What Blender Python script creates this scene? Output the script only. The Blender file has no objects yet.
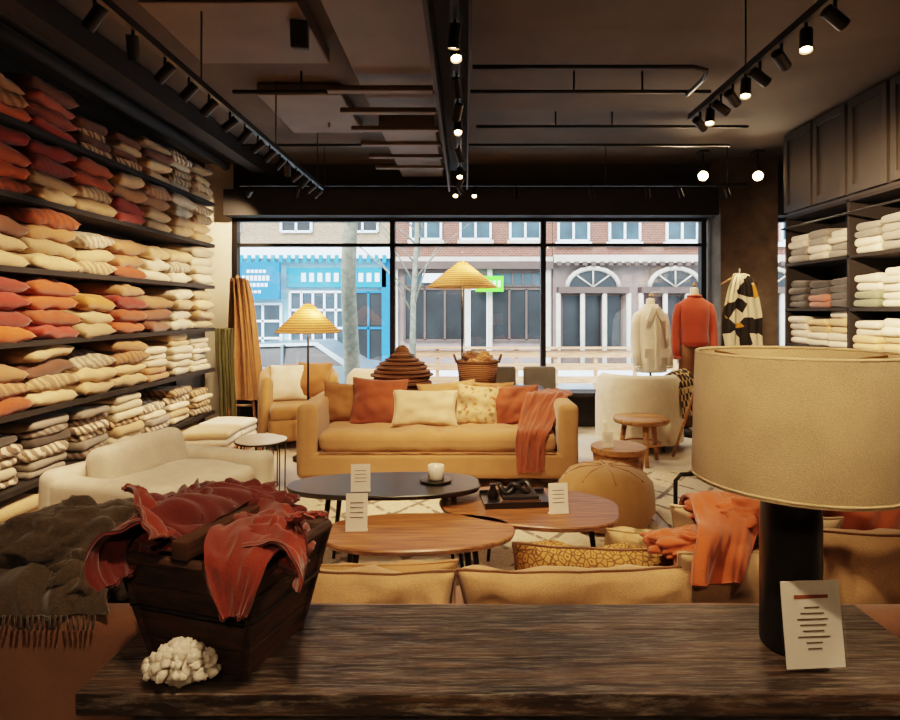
import bpy, math, random
from mathutils import Vector, Matrix, noise
random.seed(7)
R=math.radians
def lin(h):
    h=h.lstrip('#'); c=[int(h[i:i+2],16)/255 for i in (0,2,4)]
    return tuple((x/12.92 if x<=.04045 else ((x+.055)/1.055)**2.4) for x in c)
# ---------------------------------------------------------------- materials
def mat_base(name):
    m=bpy.data.materials.new(name); m.use_nodes=True
    nt=m.node_tree; b=nt.nodes['Principled BSDF']; return m,nt,b
def N(nt,t,**k):
    n=nt.nodes.new(t)
    for a,v in k.items(): setattr(n,a,v)
    return n
def coords(nt,scale=(1,1,1),rot=(0,0,0)):
    tc=N(nt,'ShaderNodeTexCoord'); mp=N(nt,'ShaderNodeMapping')
    mp.inputs['Scale'].default_value=scale; mp.inputs['Rotation'].default_value=rot
    nt.links.new(tc.outputs['Object'],mp.inputs['Vector']); return mp.outputs['Vector']
def ramp(nt,src,stops):
    r=N(nt,'ShaderNodeValToRGB'); e=r.color_ramp.elements
    while len(e)<len(stops): e.new(.5)
    for i,(p,c) in enumerate(stops):
        e[i].position=p; e[i].color=(*c,1) if len(c)==3 else c
    nt.links.new(src,r.inputs['Fac']); return r.outputs['Color']
def noiseT(nt,vec,scale,detail=4,rough=.55):
    n=N(nt,'ShaderNodeTexNoise'); n.inputs['Scale'].default_value=scale
    n.inputs['Detail'].default_value=detail; n.inputs['Roughness'].default_value=rough
    nt.links.new(vec,n.inputs['Vector']); return n.outputs['Fac']
def bump(nt,b,h,strength=.3,dist=.01):
    n=N(nt,'ShaderNodeBump'); n.inputs['Strength'].default_value=strength; n.inputs['Distance'].default_value=dist
    nt.links.new(h,n.inputs['Height']); nt.links.new(n.outputs['Normal'],b.inputs['Normal'])
def plain(name,h,rough=.6,metal=0,var=.12,scale=6):
    m,nt,b=mat_base(name); c=lin(h)
    v=coords(nt); n=noiseT(nt,v,scale,5)
    col=ramp(nt,n,[(.3,tuple(x*(1-var) for x in c)),(.7,tuple(min(1,x*(1+var)) for x in c))])
    nt.links.new(col,b.inputs['Base Color']); b.inputs['Roughness'].default_value=rough; b.inputs['Metallic'].default_value=metal
    return m
def fabric(name,h,scale=260,bs=.35,var=.15,sheen=.3):
    m,nt,b=mat_base(name); c=lin(h); v=coords(nt)
    n=noiseT(nt,v,9,5); n2=noiseT(nt,v,scale,2,.8)
    mx=N(nt,'ShaderNodeMath',operation='MULTIPLY_ADD'); mx.inputs[1].default_value=.55; nt.links.new(n2,mx.inputs[0])
    hf=N(nt,'ShaderNodeMath',operation='MULTIPLY'); hf.inputs[1].default_value=.45; nt.links.new(n,hf.inputs[0]); nt.links.new(hf.outputs[0],mx.inputs[2])
    col=ramp(nt,mx.outputs[0],[(.32,tuple(x*(1-var*2) for x in c)),(.68,tuple(min(1,x*(1+var)) for x in c))])
    nt.links.new(col,b.inputs['Base Color']); b.inputs['Roughness'].default_value=.92
    b.inputs['Sheen Weight'].default_value=sheen; b.inputs['Sheen Roughness'].default_value=.5
    bump(nt,b,mx.outputs[0],bs,.004); return m
def textile_attr(name):
    m,nt,b=mat_base(name); a=N(nt,'ShaderNodeAttribute',attribute_name='Col'); v=coords(nt)
    w=N(nt,'ShaderNodeTexWave',wave_type='BANDS',bands_direction='DIAGONAL'); w.inputs['Scale'].default_value=9
    w.inputs['Distortion'].default_value=6; w.inputs['Detail'].default_value=2; nt.links.new(v,w.inputs['Vector'])
    st=ramp(nt,w.outputs['Fac'],[(.42,(0,0,0)),(.52,(1,1,1))])
    mu=N(nt,'ShaderNodeMath',operation='MULTIPLY'); nt.links.new(st,mu.inputs[0]); nt.links.new(a.outputs['Alpha'],mu.inputs[1])
    dk=N(nt,'ShaderNodeMixRGB',blend_type='MIX'); nt.links.new(mu.outputs[0],dk.inputs[0]); nt.links.new(a.outputs['Color'],dk.inputs[1]); dk.inputs[2].default_value=(*lin('#5a3a28'),1)
    n=noiseT(nt,v,90,3,.8); sh=ramp(nt,n,[(.3,(.78,.78,.78)),(.7,(1.1,1.1,1.1))])
    mm=N(nt,'ShaderNodeMixRGB',blend_type='MULTIPLY'); mm.inputs[0].default_value=1; nt.links.new(dk.outputs[0],mm.inputs[1]); nt.links.new(sh,mm.inputs[2])
    nt.links.new(mm.outputs[0],b.inputs['Base Color']); b.inputs['Roughness'].default_value=.9; b.inputs['Sheen Weight'].default_value=.25
    bump(nt,b,n,.4,.006); return m
def wood(name,c1,c2,scale=(1,12,12),rough=.45,bs=.2,scratch=None,mid=None):
    m,nt,b=mat_base(name); v=coords(nt,scale); n=noiseT(nt,v,3.2,8,.65)
    stops=[(.35,lin(c1)),(.65,lin(c2))]
    if mid: stops=[(.32,lin(c1)),(.5,lin(mid)),(.66,lin(c2))]
    col=ramp(nt,n,stops)
    if scratch:
        v2=coords(nt,(scale[0]*2.2,scale[1]*2.5,scale[2])); n2=noiseT(nt,v2,4,6,.75)
        s=ramp(nt,n2,[(.48,(0,0,0)),(.72,(1,1,1))])
        mx=N(nt,'ShaderNodeMixRGB'); nt.links.new(s,mx.inputs[0]); nt.links.new(col,mx.inputs[1]); mx.inputs[2].default_value=(*lin(scratch),1); col=mx.outputs[0]
    nt.links.new(col,b.inputs['Base Color']); b.inputs['Roughness'].default_value=rough; bump(nt,b,n,bs,.006); return m
def emis(name,h,s):
    m,nt,b=mat_base(name); c=lin(h); b.inputs['Base Color'].default_value=(*c,1)
    b.inputs['Emission Color'].default_value=(*c,1); b.inputs['Emission Strength'].default_value=s; return m
def wicker(name,h,h2,sc=60,trans=0):
    m,nt,b=mat_base(name); v=coords(nt)
    w=N(nt,'ShaderNodeTexWave',bands_direction='Z'); w.inputs['Scale'].default_value=sc*.35; w.inputs['Distortion'].default_value=1.5; w.inputs['Detail Scale'].default_value=8; nt.links.new(v,w.inputs['Vector'])
    col=ramp(nt,w.outputs['Fac'],[(.1,lin(h)),(.8,lin(h2))]); nt.links.new(col,b.inputs['Base Color']); b.inputs['Roughness'].default_value=.8
    bump(nt,b,w.outputs['Fac'],.8,.01)
    if trans:
        tr=N(nt,'ShaderNodeBsdfTranslucent'); nt.links.new(col,tr.inputs['Color']); mx=N(nt,'ShaderNodeMixShader'); mx.inputs[0].default_value=trans
        out=[n for n in nt.nodes if n.type=='OUTPUT_MATERIAL'][0]
        nt.links.new(b.outputs[0],mx.inputs[1]); nt.links.new(tr.outputs[0],mx.inputs[2]); nt.links.new(mx.outputs[0],out.inputs[0])
    return m

M={}
M['tex']=textile_attr('stacked_textile')
M['black']=plain('black_metal','#1a1613',.45,.2)
M['blackmatte']=plain('black_matte','#1f1a17',.75)
M['ceil']=plain('ceiling_paint','#4a423a',.9,0,.2,2)
M['duct']=plain('duct_paint','#5d5247',.7,0,.15,3)
M['darkwall']=plain('dark_wall_paint','#2b2520',.85,0,.15,3)
M['cream']=plain('cream_plaster','#e8dcc4',.9,0,.05,4)
M['column']=plain('concrete_column','#5c4f42',.9,0,.35,5)
M['cab']=plain('cabinet_paint','#3a342e',.5,0,.1,4)
M['floor']=plain('concrete_floor','#c6bbaa',.5,0,.12,1.5)
M['mustard']=fabric('mustard_linen','#a57c50',220,.3,.1)
M['ochre']=fabric('ochre_canvas','#a57c4c',200,.35,.12)
M['oat']=fabric('oat_linen','#ad885e',300,.5,.2)
M['tan']=fabric('tan_sofa_linen','#74503a',300,.45,.14)
M['beige']=fabric('beige_linen','#c7ae8a',240,.35,.12)
M['sand']=fabric('sand_linen','#a98a64',240,.35,.14)
M['ivory']=fabric('ivory_boucle','#dcd2be',160,.6,.12)
M['rust']=fabric('rust_cotton','#8b4626',240,.3,.15)
M['orange']=fabric('burnt_orange_linen','#a34f20',240,.3,.15)
M['red']=fabric('brick_red_linen','#782814',260,.35,.22)
M['burg']=fabric('burgundy_linen','#571911',260,.35,.2)
M['olive']=fabric('charcoal_olive_knit','#4c4030',120,.8,.3)
M['grey']=fabric('grey_upholstery','#57534c',160,.5,.15)
M['brownf']=fabric('brown_felt','#6a4423',160,.4,.2)
M['camel']=fabric('camel_wool','#98693d',200,.4,.15)
M['green']=fabric('moss_wool','#59552e',200,.4,.15)
M['white']=fabric('white_wool','#e8dfcd',160,.5,.08)
M['redknit']=fabric('red_knit','#a03c1f',120,.6,.12)
M['shade']=fabric('lampshade_linen','#ccb28a',420,.5,.16,.1)
M['straw']=wicker('pleated_straw','#8e663a','#c79a64',40,.35)
M['wick']=wicker('dark_wicker','#3c2412','#7d5029',60)
M['wick2']=wicker('brown_wicker','#4a2b14','#8a5a2e',50)
M['console']=wood('weathered_console_wood','#130e0b','#5c4736',(1.2,14,14),.46,.7,'#857c72','#2c2119')
M['crate']=wood('old_crate_wood','#1c110a','#513420',(3,3,14),.7,.7)
M['walnut']=wood('walnut_table_top','#5f361f','#a16f43',(1.2,14,10),.35,.1)
M['lightwood']=wood('light_oak','#7f5733','#b58553',(1.5,12,10),.5,.15)
M['blackwood']=plain('black_stained_top','#1e1b19',.3)
M['paper']=plain('white_paper','#e9e2d4',.8,0,.03)
M['ink']=plain('printed_ink','#6b5a48',.8)
M['bulb']=emis('warm_bulb','#ffc88a',40)
M['bulbsoft']=emis('soft_bulb','#ffbf78',25)
M['ceramic']=plain('ceramic','#e8dfcc',.3)
M['coral']=plain('white_coral','#e6dccb',.9,0,.15,40)
M['brass']=plain('brass','#9c7430',.35,.8)
M['asphalt']=plain('asphalt','#8f9396',.9,0,.15,2)
M['snow']=plain('pale_pavement','#dfe3e6',.9,0,.05,2)
M['stone']=plain('pale_stone','#b8ada0',.9,0,.15,2)
M['fblue']=plain('pale_blue_facade','#93b8c6',.8,0,.06,2)
M['sblue']=plain('blue_sign','#08639a',.6,0,.05)
M['steal']=plain('teal_sign','#1d7ba2',.6,0,.05)
M['fwhite']=plain('white_trim','#dbe2e5',.7,0,.04)
M['pane']=plain('shop_pane','#30444d',.3,0,.5,1.5)
M['paned']=plain('shop_pane_dark','#15191b',.4,0,.8,1.3)
M['brown']=plain('painted_brown_trim','#54423a',.7,0,.15,2)
M['pink']=plain('rose_stone','#80706a',.9,0,.15,2)
M['bark']=plain('tree_bark','#7b7868',.95,0,.35,12)
M['carp']=plain('car_paint','#6c7d85',.25,.3,.04)
M['carr']=plain('car_paint_red','#8e3a30',.25,.2,.04)
M['tyre']=plain('tyre_rubber','#1a1a1a',.8)
M['neon']=emis('green_neon','#46d81a',1.3)
M['fence']=wood('parklet_cedar','#a5714a','#cf9f78',(1,10,10),.7,.2)
def brickm(name,a,b_,mo):
    m,nt,b=mat_base(name); v=coords(nt,(1,1,1),(R(90),0,0)); br=N(nt,'ShaderNodeTexBrick'); nt.links.new(v,br.inputs['Vector'])
    br.inputs['Color1'].default_value=(*lin(a),1); br.inputs['Color2'].default_value=(*lin(b_),1); br.inputs['Mortar'].default_value=(*lin(mo),1); br.inputs['Scale'].default_value=4
    nt.links.new(br.outputs['Color'],b.inputs['Base Color']); b.inputs['Roughness'].default_value=.9; return m
M['brick']=brickm('red_brick','#7e4b3a','#6a3d31','#8f7c6e'); M['brickb']=brickm('buff_brick','#94795f','#826a54','#a89884')
m,nt,b=mat_base('floral_print'); v=coords(nt,(1,1,1)); nz=N(nt,'ShaderNodeTexNoise'); nz.inputs['Scale'].default_value=22; nt.links.new(v,nz.inputs['Vector'])
vm=N(nt,'ShaderNodeMixRGB',blend_type='ADD'); vm.inputs[0].default_value=.06; nt.links.new(v,vm.inputs[1]); nt.links.new(nz.outputs['Color'],vm.inputs[2])
vo=N(nt,'ShaderNodeTexVoronoi'); vo.inputs['Scale'].default_value=24; nt.links.new(vm.outputs[0],vo.inputs['Vector'])
msk=ramp(nt,vo.outputs['Distance'],[(.3,(.9,.9,.9)),(.5,(0,0,0))]); hs=ramp(nt,vo.outputs['Color'],[(.2,lin('#8e4424')),(.45,lin('#b8996a')),(.6,lin('#a07038')),(.75,lin('#655828'))])
mx=N(nt,'ShaderNodeMixRGB'); nt.links.new(msk,mx.inputs[0]); mx.inputs[1].default_value=(*lin('#b89c74'),1); nt.links.new(hs,mx.inputs[2]); nt.links.new(mx.outputs[0],b.inputs['Base Color']); b.inputs['Roughness'].default_value=.9; M['floral']=m
m,nt,b=mat_base('paisley_print'); v=coords(nt); vo=N(nt,'ShaderNodeTexVoronoi',feature='DISTANCE_TO_EDGE'); vo.inputs['Scale'].default_value=55; nt.links.new(v,vo.inputs['Vector'])
c=ramp(nt,vo.outputs['Distance'],[(.04,lin('#5a3a1c')),(.1,lin('#9c7238')),(.3,lin('#ad8448')),(.36,lin('#6d4420'))]); nt.links.new(c,b.inputs['Base Color']); b.inputs['Roughness'].default_value=.85; M['paisley']=m
m,nt,b=mat_base('plaid_wool'); v=coords(nt); ch=N(nt,'ShaderNodeTexChecker'); ch.inputs['Scale'].default_value=16; nt.links.new(v,ch.inputs['Vector']); ch.inputs['Color1'].default_value=(*lin('#2a2018'),1); ch.inputs['Color2'].default_value=(*lin('#b89f73'),1)
nt.links.new(ch.outputs['Color'],b.inputs['Base Color']); b.inputs['Roughness'].default_value=.95; M['plaid']=m
m,nt,b=mat_base('graphic_blanket'); v=coords(nt,(1,.3,1),(0,R(25),0)); vo=N(nt,'ShaderNodeTexVoronoi'); vo.inputs['Scale'].default_value=8; nt.links.new(v,vo.inputs['Vector'])
sx=N(nt,'ShaderNodeSeparateColor'); nt.links.new(vo.outputs['Color'],sx.inputs[0])
c=ramp(nt,sx.outputs[0],[(0,lin('#d8ccb0')),(.42,lin('#1d1813')),(.72,lin('#c58a2c')),(.82,lin('#d8ccb0'))]); c.node.color_ramp.interpolation='CONSTANT'
nt.links.new(c,b.inputs['Base Color']); b.inputs['Roughness'].default_value=.95; M['graphic']=m
m,nt,b=mat_base('patterned_rug')
facs=[]
for ang,sc in ((35,5.2),(-35,5.2)):
    v=coords(nt,(1,1,1),(0,0,R(ang))); w=N(nt,'ShaderNodeTexWave'); w.inputs['Scale'].default_value=sc*.22; w.inputs['Distortion'].default_value=.5; w.inputs['Detail']. default_value=1; nt.links.new(v,w.inputs['Vector'])
    facs.append(ramp(nt,w.outputs['Fac'],[(.02,(1,1,1)),(.06,(0,0,0))]))
mxx=N(nt,'ShaderNodeMixRGB',blend_type='LIGHTEN'); mxx.inputs[0].default_value=1; nt.links.new(facs[0],mxx.inputs[1]); nt.links.new(facs[1],mxx.inputs[2])
v=coords(nt); n=noiseT(nt,v,60,3); n2=noiseT(nt,v,8,3)
brk=ramp(nt,n2,[(.42,(0,0,0)),(.5,(.8,.8,.8))]); mu=N(nt,'ShaderNodeMixRGB',blend_type='MULTIPLY'); mu.inputs[0].default_value=1; nt.links.new(mxx.outputs[0],mu.inputs[1]); nt.links.new(brk,mu.inputs[2])
fc=N(nt,'ShaderNodeMixRGB'); nt.links.new(mu.outputs[0],fc.inputs[0]); base=ramp(nt,n,[(.3,lin('#c4b498')),(.7,lin('#ddd0b6'))]); nt.links.new(base,fc.inputs[1]); fc.inputs[2].default_value=(*lin('#5b4f45'),1)
nt.links.new(fc.outputs[0],b.inputs['Base Color']); b.inputs['Roughness'].default_value=.98; bump(nt,b,n,.6,.01); M['rug']=m
m=bpy.data.materials.new('window_glass'); m.use_nodes=True; nt=m.node_tree; nt.nodes.clear()
o=N(nt,'ShaderNodeOutputMaterial'); t=N(nt,'ShaderNodeBsdfTransparent'); g=N(nt,'ShaderNodeBsdfGlossy'); g.inputs['Roughness'].default_value=.02; mx=N(nt,'ShaderNodeMixShader'); mx.inputs[0].default_value=.06
nt.links.new(t.outputs[0],mx.inputs[1]); nt.links.new(g.outputs[0],mx.inputs[2]); nt.links.new(mx.outputs[0],o.inputs[0]); M['glass']=m
# ---------------------------------------------------------------- mesh builder
class MB:
    def __init__(s): s.v=[];s.f=[];s.mi=[];s.c=[];s.sm=[];s.mats=[]
    def add(s,vs,fs,mat,col=(1,1,1,0),X=None,smooth=True):
        o=len(s.v)
        if X is not None: vs=[X@Vector(p) for p in vs]
        s.v+= [tuple(p) for p in vs]
        if mat not in s.mats: s.mats.append(mat)
        k=s.mats.index(mat)
        for f in fs: s.f.append([i+o for i in f]); s.mi.append(k); s.c.append(col); s.sm.append(smooth)
        return s
    def box(s,x0,x1,y0,y1,z0,z1,mat,X=None,col=(1,1,1,0)):
        vs=[(x,y,z) for x in(x0,x1) for y in(y0,y1) for z in(z0,z1)]
        fs=[(0,1,3,2),(4,6,7,5),(0,4,5,1),(2,3,7,6),(0,2,6,4),(1,5,7,3)]
        return s.add(vs,fs,mat,col,X,False)
    def tube(s,pts,r,mat,seg=8,closed=False,cap=True,X=None):
        pts=[Vector(p) for p in pts]; n=len(pts); rs=r if isinstance(r,(list,tuple)) else [r]*n
        vs=[];fs=[]; prev=None
        for i,p in enumerate(pts):
            if closed: t=pts[(i+1)%n]-pts[i-1]
            else: t=pts[min(i+1,n-1)]-pts[max(i-1,0)]
            t.normalize()
            if prev is None:
                a=Vector((0,0,1)) if abs(t.z)<.9 else Vector((1,0,0)); u=t.cross(a).normalized()
            else:
                u=prev-t*prev.dot(t)
                u=u.normalized() if u.length>1e-6 else prev
            prev=u; w=t.cross(u)
            for k in range(seg):
                a=2*math.pi*k/seg; vs.append(p+(u*math.cos(a)+w*math.sin(a))*rs[i])
        m=n if closed else n-1
        for i in range(m):
            j=(i+1)%n
            for k in range(seg):
                l=(k+1)%seg; fs.append((i*seg+k,i*seg+l,j*seg+l,j*seg+k))
        if cap and not closed: fs.append(tuple(range(seg))[::-1]); fs.append(tuple((n-1)*seg+k for k in range(seg)))
        return s.add(vs,fs,mat,X=X)
    def cyl(s,x,y,z0,z1,r,mat,seg=24,r2=None):
        return s.lathe([(0,z0),(r,z0),(r if r2 is None else r2,z1),(0,z1)],mat,(x,y,0),seg,False)
    def lathe(s,prof,mat,c=(0,0,0),seg=32,smooth=True,fn=None,X=None):
        vs=[];fs=[]
        for r,z in prof:
            for k in range(seg):
                a=2*math.pi*k/seg; rr=r*(fn(a,z) if fn else 1)
                vs.append((c[0]+rr*math.cos(a),c[1]+rr*math.sin(a),c[2]+z))
        for i in range(len(prof)-1):
            for k in range(seg):
                l=(k+1)%seg; fs.append((i*seg+k,i*seg+l,(i+1)*seg+l,(i+1)*seg+k))
        return s.add(vs,fs,mat,X=X,smooth=smooth)
    def rbox(s,sx,sy,sz,r,mat,X=None,k=4,puff=0,wr=0,seed=0,col=(1,1,1,0),wf=5):
        H=(sx/2,sy/2,sz/2); r=min(r,min(H)*.999)
        def cl(h):
            a=[-h,-h+.3*r,-h+.65*r,-h+r]; inn=[(-(h-r))+(2*(h-r))*i/(k) for i in range(1,k)]
            L=a+inn+[-x for x in reversed(a)]; return L
        C=[cl(h) for h in H]; vid={};vs=[];fs=[]
        def gv(i,j,l):
            key=(i,j,l)
            if key in vid: return vid[key]
            p=Vector((C[0][i],C[1][j],C[2][l])); q=Vector([max(-(H[a]-r),min(H[a]-r,p[a])) for a in range(3)])
            d=p-q
            if d.length>1e-9: p=q+d.normalized()*r
            if puff:
                u=p.x/H[0];v=p.y/H[1]; p.z*=1+puff*(1-u*u)*(1-v*v)
            if wr:
                nn=noise.noise(Vector((p.x*wf+seed*3.1,p.y*wf+seed,p.z*wf*.6))); dd=d.normalized() if d.length>1e-9 else Vector((0,0,1)); p=p+dd*nn*wr
            vid[key]=len(vs); vs.append(p); return vid[key]
        n=[len(c)-1 for c in C]
        for a in range(3):
            b_,c_=(a+1)%3,(a+2)%3
            for side in (0,n[a]):
                for i in range(n[b_]):
                    for j in range(n[c_]):
                        q=[]
                        for di,dj in((0,0),(1,0),(1,1),(0,1)):
                            idx=[0,0,0]; idx[a]=side; idx[b_]=i+di; idx[c_]=j+dj; q.append(gv(*idx))
                        if side==0: q=q[::-1]
                        fs.append(tuple(q))
        return s.add(vs,fs,mat,col,X)
    def pillow(s,w,h,t,mat,X=None,n=10,pin=.06,wr=.012,seed=0,col=(1,1,1,0),pipe=None,sag=0,ex=.75,rc=0):
        vs=[];fs=[]; idx={}
        def pos(i,j,sgn):
            u=-1+2*i/n; v=-1+2*j/n
            u=math.sin(u*math.pi/2)*.5+u*.5; v=math.sin(v*math.pi/2)*.5+v*.5
            k=1-rc*(u*u*v*v)
            x=w/2*u*(1-pin*(1-v*v))*k; y=h/2*v*(1-pin*(1-u*u))*k
            e=max(0,(1-u**2))**.5*max(0,(1-v**2))**.5; e=e**ex
            z=sgn*t/2*e
            nn=noise.noise(Vector((x*9+seed*5.3,y*9-seed*2.1,sgn*3+seed)))
            n2=noise.noise(Vector((x*22+seed,y*22,sgn*7)))
            n3=abs(noise.noise(Vector((x*14+seed*1.3,y*14+seed*.7,sgn*2.))))
            z+=(nn*wr*2.2+n2*wr*.6-sgn*n3*wr*.9)*min(1,e*1.6+.15)
            z-=sag*(u*u+v*v)
            return (x,y,z)
        for sgn in(1,-1):
            for i in range(n+1):
                for j in range(n+1):
                    edge=i in(0,n) or j in(0,n)
                    if edge and (i,j,1) in idx: idx[(i,j,sgn)]=idx[(i,j,1)]; continue
                    idx[(i,j,sgn)]=len(vs); vs.append(pos(i,j,sgn))
            for i in range(n):
                for j in range(n):
                    q=(idx[(i,j,sgn)],idx[(i+1,j,sgn)],idx[(i+1,j+1,sgn)],idx[(i,j+1,sgn)])
                    fs.append(q if sgn>0 else q[::-1])
        s.add(vs,fs,mat,col,X)
        if pipe:
            ring=[(i,0) for i in range(n)]+[(n,j) for j in range(n)]+[(n-i,n) for i in range(n)]+[(0,n-j) for j in range(n)]
            s.tube([vs[idx[(a,b,1)]] for a,b in ring],.004,pipe,6,True,X=X)
        return s
    def cloth(s,path,width,mat,nu=60,nv=40,fold=.02,freq=5,seed=0,taper=None,X=None,wdir=None,lfreq=1.2,thick=.006):
        P=[Vector(p) for p in path]; L=[0]
        for a,b2 in zip(P,P[1:]): L.append(L[-1]+(b2-a).length)
        def at(t):
            d=t*L[-1]
            for i in range(len(P)-1):
                if d<=L[i+1] or i==len(P)-2:
                    f=(d-L[i])/(L[i+1]-L[i]); 
                    p0=P[max(i-1,0)];p1=P[i];p2=P[i+1];p3=P[min(i+2,len(P)-1)]
                    return .5*((2*p1)+(p2-p0)*f+(2*p0-5*p1+4*p2-p3)*f*f+(3*p1-p0-3*p2+p3)*f**3)
        W=Vector(wdir or (1,0,0)).normalized(); top=[];
        for i in range(nu+1):
            t=i/nu; p=at(t); tg=(at(min(1,t+.01))-at(max(0,t-.01))).normalized(); nr=W.cross(tg).normalized()
            wd=width*(taper(t) if taper else 1)
            for j in range(nv+1):
                u=-.5+j/nv
                a=noise.noise(Vector((u*freq*1.0+seed*7.7,t*lfreq+seed,0)))
                b=noise.noise(Vector((u*freq*2.6+seed,t*lfreq*2.5,seed*2.)))
                e=noise.noise(Vector((seed*2.2+(0 if u<0 else 9),t*3.5,4.)))*.05
                g=noise.noise(Vector((u*3+seed,seed*1.7,2.)))*.04
                q=at(max(0,min(1,t+g*t*t)))if t>.5 else p
                top.append(q+W*(u*wd+ (e*wd if abs(u)>.4 else 0))+nr*(math.sqrt(a*a+.004)*2.0+b*.5)*fold)
        nn=len(top); vs=list(top)
        for i in range(nu+1):
            for j in range(nv+1):
                k=i*(nv+1)+j; a=top[k+ (1 if j<nv else 0)]-top[k-(1 if j==nv else 0)]; b=top[min(i+1,nu)*(nv+1)+j]-top[max(i-1,0)*(nv+1)+j]
                q=a.cross(b); q=q.normalized() if q.length>1e-9 else Vector((0,0,1)); vs.append(top[k]+q*thick)
        fs=[]
        for i in range(nu):
            for j in range(nv):
                a=i*(nv+1)+j; q=(a,a+1,a+nv+2,a+nv+1); fs.append(q[::-1]); fs.append(tuple(x+nn for x in q))
        for i in range(nu):
            for j in (0,nv):
                a=i*(nv+1)+j; fs.append((a,a+nv+1,a+nv+1+nn,a+nn))
        for j in range(nv):
            for i in (0,nu):
                a=i*(nv+1)+j; fs.append((a,a+1,a+1+nn,a+nn))
        return s.add(vs,fs,mat,X=X)
    def crumple(s,c,rad,mat,seed=0,freq=3,amp=.22,sub=5,zmin=None,aniso=(1,1,.5)):
        import bmesh
        bm=bmesh.new(); bmesh.ops.create_icosphere(bm,subdivisions=sub,radius=1)
        vs=[]
        for v in bm.verts:
            p=v.co; q=Vector((p.x*aniso[0]*freq+seed*3.3,p.y*aniso[1]*freq+seed,p.z*aniso[2]*freq))
            q2=q+Vector((noise.noise(q),noise.noise(q+Vector((5,5,5))),noise.noise(q+Vector((9,2,1)))))*1.0
            n1=noise.noise(q2); n2=noise.noise(q2*2.3)
            d=(2.6*math.sqrt(n1*n1+.0015)-.6)*amp+(2*math.sqrt(n2*n2+.002)-.5)*amp*.45
            k=1+d
            w=Vector((c[0]+p.x*rad[0]*k,c[1]+p.y*rad[1]*k,c[2]+p.z*rad[2]*k))
            if zmin is not None and w.z<zmin: w.z=zmin
            vs.append(w)
        fs=[tuple(v.index for v in f.verts) for f in bm.faces]; bm.free()
        return s.add(vs,fs,mat)
    def prism(s,outline,z0,z1,mat,bev=.008,X=None,under=0.0):
        n=len(outline); c=Vector((sum(p[0] for p in outline)/n,sum(p[1] for p in outline)/n))
        def ring(inset,z):
            L=[]
            for p in outline:
                d=Vector(p)-c; q=c+d*(1-inset/max(d.length,1e-6)); L.append((q.x,q.y,z))
            return L
        rings=[ring(under+bev,z0),ring(under*.3,z0+bev),ring(0,z1-bev),ring(bev,z1)]
        vs=sum(rings,[]); fs=[]
        for i in range(3):
            for k in range(n):
                l=(k+1)%n; fs.append((i*n+k,i*n+l,(i+1)*n+l,(i+1)*n+k))
        fs.append(tuple(range(n))[::-1]); fs.append(tuple(3*n+k for k in range(n)))
        return s.add(vs,fs,mat,X=X,smooth=False)
    def obj(s,name,bevel=0,loc=None,rotz=0):
        me=bpy.data.meshes.new(name); me.from_pydata(s.v,[],s.f)
        for mm in s.mats: me.materials.append(M[mm])
        me.polygons.foreach_set('material_index',s.mi); me.polygons.foreach_set('use_smooth',s.sm)
        ca=me.color_attributes.new('Col','FLOAT_COLOR','CORNER'); buf=[]
        for f,c in zip(s.f,s.c): buf+=list(c)*len(f)
        ca.data.foreach_set('color',buf); me.update()
        o=bpy.data.objects.new(name,me); bpy.context.scene.collection.objects.link(o)
        if loc: o.location=loc
        o.rotation_euler[2]=rotz
        if bevel:
            b=o.modifiers.new('bevel','BEVEL'); b.width=bevel; b.segments=2; b.limit_method='ANGLE'; b.angle_limit=R(50)
        return o
def T(x,y,z,rx=0,ry=0,rz=0):
    return Matrix.Translation((x,y,z))@Matrix.Rotation(R(rz),4,'Z')@Matrix.Rotation(R(ry),4,'Y')@Matrix.Rotation(R(rx),4,'X')
D=7.2; CH=3.15; XL=-3.12; XR=3.85; YB=-2.5
# ---------------------------------------------------------------- room shell
MB().box(XL-.1,XR+.1,YB-.1,D+.12,-.12,0,'floor').obj('floor')
MB().box(XL-.1,XR+.1,YB-.1,D+.12,CH,CH+.12,'ceil').obj('ceiling')
MB().box(XL-.12,XL,YB,D,0,CH,'darkwall').obj('wall_left')
MB().box(XR,XR+.12,YB,D,0,CH,'darkwall').obj('wall_right')
MB().box(XL,XR,YB-.12,YB,0,CH,'darkwall').obj('wall_back')
w=MB(); w.box(XL,-2.78,D,D+.12,0,CH,'cream'); w.box(-2.78,XR,D,D+.12,2.5,CH,'darkwall'); w.box(-2.78,2.92,D,D+.12,0,.4,'darkwall'); w.box(3.6,XR,D,D+.12,0,.4,'darkwall')
w.obj('wall_front')
MB().box(2.94,3.6,6.9,D+.12,0,CH,'column').obj('trim_column')
MB().box(-2.80,XR,D-.25,D-.02,2.5,2.80,'blackmatte').obj('trim_soffit')
wn=MB()
for x in (-2.76,-.87,.94,2.86): wn.box(x-.03,x+.03,D-.02,D+.09,.4,2.5,'black')
for z in (.42,2.18,2.48): wn.box(-2.78,2.9,D-.01,D+.08,z-.02,z+.02,'black')
wn.box(-2.75,2.85,D+.03,D+.04,.42,2.48,'glass'); wn.obj('window_1')
wn=MB(); wn.box(3.6,3.85,D+.03,D+.04,.42,2.48,'glass')
for z in(.42,2.48): wn.box(3.6,3.85,D-.01,D+.08,z-.025,z+.025,'black')
wn.obj('window_2')
MB().box(-2.78,2.92,D-.28,D-.03,.40,.44,'blackmatte').obj('trim_window_sill')
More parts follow.
